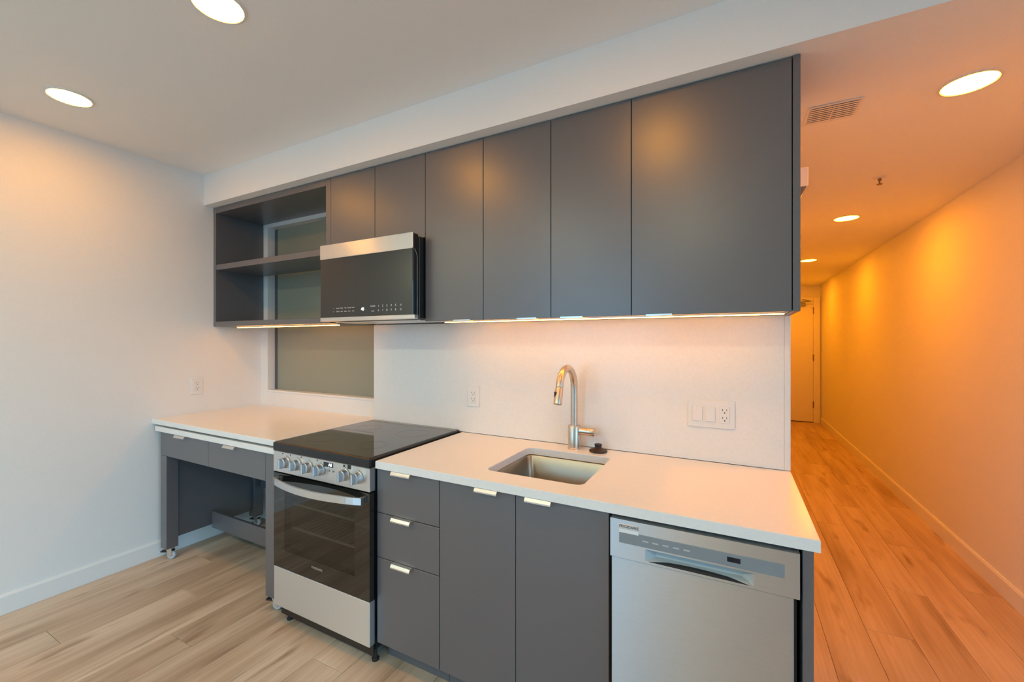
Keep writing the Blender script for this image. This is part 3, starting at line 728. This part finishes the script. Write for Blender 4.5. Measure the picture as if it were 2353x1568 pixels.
# ================================================================== OUTLETS AND SWITCHES
def duplex(parent, x, y, z, dark=True):
    """two receptacles on a plate facing -Y"""
    f = box('receptacle', x - 0.018, x + 0.018, y - 0.0035, y - 0.0005, z - 0.036, z + 0.036, WHITEP, parent, bev=0.001)
    for dz in (0.017, -0.017):
        for dx, w in ((-0.008, 0.0012), (0.008, 0.0010)): box('slot', x + dx - w, x + dx + w, y - 0.0040, y - 0.0030, z + dz + 0.001, z + dz + 0.009, INK, f, bev=0)
        lathe('slot', [(0.0027, 0.0), (0.0027, -0.0006), (0.0, -0.0006)], INK, (x, y - 0.0034, z + dz - 0.007), f, 10, 'Y', cap=False)
t = thing('wall_outlet', 'white duplex outlet on the backsplash between range and faucet', 'outlet', (-1.320, YB, 1.126), 'white wall plates')
box('plate', -1.361, -1.279, YB - 0.006, YB - 0.0003, 1.067, 1.185, WHITEP, t, bev=0.003, seg=2)
duplex(t, -1.320, YB - 0.006, 1.126)
t = thing('switch_plate', 'white three-gang plate with two rocker switches and an outlet', 'switch', (-0.09, YB, 1.124), 'white wall plates')
box('plate', -0.183, 0.004, YB - 0.006, YB - 0.0003, 1.064, 1.184, WHITEP, t, bev=0.003, seg=2)
for x_ in (-0.143, -0.093):
    box('rocker', x_ - 0.020, x_ + 0.020, YB - 0.0105, YB - 0.0065, 1.092, 1.156, WHITEP, t, bev=0.0015)
duplex(t, -0.036, YB - 0.006, 1.124)
t = thing('wall_outlet', 'white duplex outlet on the left wall above the counter', 'outlet', (XL, 1.63, 1.122), 'white wall plates')
box('plate', XL + 0.0003, XL + 0.006, 1.592, 1.668, 1.062, 1.182, WHITEP, t, bev=0.002)
f = box('receptacle', XL + 0.0065, XL + 0.0095, 1.612, 1.648, 1.086, 1.158, WHITEP, t, bev=0.001)
for dz in (0.017, -0.017):
    for dy in (-0.008, 0.008): box('slot', XL + 0.009, XL + 0.0100, 1.63 + dy - 0.001, 1.63 + dy + 0.001, 1.122 + dz, 1.122 + dz + 0.009, INK, f, bev=0)
    lathe('slot', [(0.0027, 0.0), (0.0027, 0.0006), (0.0, 0.0006)], INK, (XL + 0.0096, 1.63, 1.122 + dz - 0.007), f, 10, 'X', cap=False)

# ================================================================== CEILING FITTINGS
def downlight(x, y, z, lens, label):
    t = thing('ceiling_downlight', label, 'light', (x, y, z), 'round recessed downlights')
    r = 0.078
    lathe('trim_ring', [(r + 0.012, -0.0004), (r + 0.011, -0.004), (r + 0.002, -0.006), (r, -0.004), (r, -0.0004)], TRIMP, (x, y, z), t, 40, cap=False)
    lathe('lens', [(r - 0.0005, -0.0004), (r - 0.001, -0.005), (r * 0.8, -0.0085), (r * 0.45, -0.0105), (0.004, -0.011)], lens, (x, y, z), t, 40)
downlight(-2.906, 0.828, ZM, LENS_K, 'round ceiling downlight nearest the left wall')
downlight(-1.640, 0.850, ZM, LENS_K, 'round ceiling downlight cut by the top edge of the photo')
downlight(-0.380, 0.850, ZM, LENS_K, 'round ceiling downlight above the sink front, out of the picture')
for lx, ly, lb in ((-2.906, -0.9, 'left'), (-1.640, -0.9, 'middle'), (-0.380, -0.9, 'right')):  # unseen row, added to fill the floor and lower walls with light
    downlight(lx, ly, ZM, LENS_FILL, 'added round fill downlight behind the camera, %s of its row' % lb)
downlight(0.795, 2.240, ZL, LENS_H, 'largest round downlight in the hall ceiling, beside the air vent')
downlight(0.797, 4.244, ZL, LENS_H, 'middle round downlight of the hall ceiling, past the sprinkler')
downlight(0.805, 6.248, ZL, LENS_H, 'farther small round hall downlight half behind the end panel')
downlight(0.805, 8.200, ZL, LENS_H, 'last round downlight in front of the entry door')

t = thing('air_vent', 'white slatted air vent in the hall ceiling', 'vent', (0.372, 2.25, ZL))
vx0, vx1, vy0, vy1 = 0.288, 0.455, 2.178, 2.322
box('backing', vx0 + 0.006, vx1 - 0.006, vy0 + 0.006, vy1 - 0.006, ZL - 0.0015, ZL - 0.0003, BLACKM, t, bev=0)
for a in ((vx0 - 0.012, vx0, vy0 - 0.012, vy1 + 0.012), (vx1, vx1 + 0.012, vy0 - 0.012, vy1 + 0.012), (vx0, vx1, vy0 - 0.012, vy0), (vx0, vx1, vy1, vy1 + 0.012)):
    box('frame', *a, ZL - 0.005, ZL - 0.0003, TRIMP, t, bev=0.001)
for k in range(8):
    yy = vy0 + 0.009 + (vy1 - vy0 - 0.018) * k / 7
    s = box('slat', vx0, vx1, yy - 0.0072, yy + 0.0072, ZL - 0.0062, ZL - 0.0052, TRIMP, t, bev=0)
    s.rotation_euler = (math.radians(6), 0, 0)
box('divider', 0.370, 0.374, vy0, vy1, ZL - 0.0075, ZL - 0.0058, TRIMP, t, bev=0)

t = thing('sprinkler', 'small sprinkler head hanging from the hall ceiling', 'sprinkler', (0.777, 3.287, ZL))
lathe('escutcheon', [(0.032, -0.0003), (0.030, -0.004), (0.014, -0.007), (0.0, -0.007)], TRIMP, (0.777, 3.287, ZL), t, cap=False)
lathe('head', [(0.009, -0.007), (0.009, -0.02), (0.004, -0.022), (0.004, -0.038), (0.0145, -0.040), (0.0145, -0.043), (0.0, -0.043)], HINGE, (0.777, 3.287, ZL), t, 16, cap=False)

# wall unit that peeks past the upper cabinets into the hall
t = thing('wall_unit', 'small white wall-mounted box with dark sloping underside, behind the end panel', 'wall unit', (XE, 2.45, 2.0))
box('cover', XE + 0.001, 0.297, 2.31, 2.62, 2.146, 2.232, WHITEP, t, bev=0.003, seg=2)
extrude_poly('underside', [(XE + 0.001, 2.1455), (0.290, 2.1455), (0.250, 2.065), (XE + 0.001, 1.99)], 'Y', 2.315, 2.615, HINGE, t)['label'] = 'dark brown sloping underside'
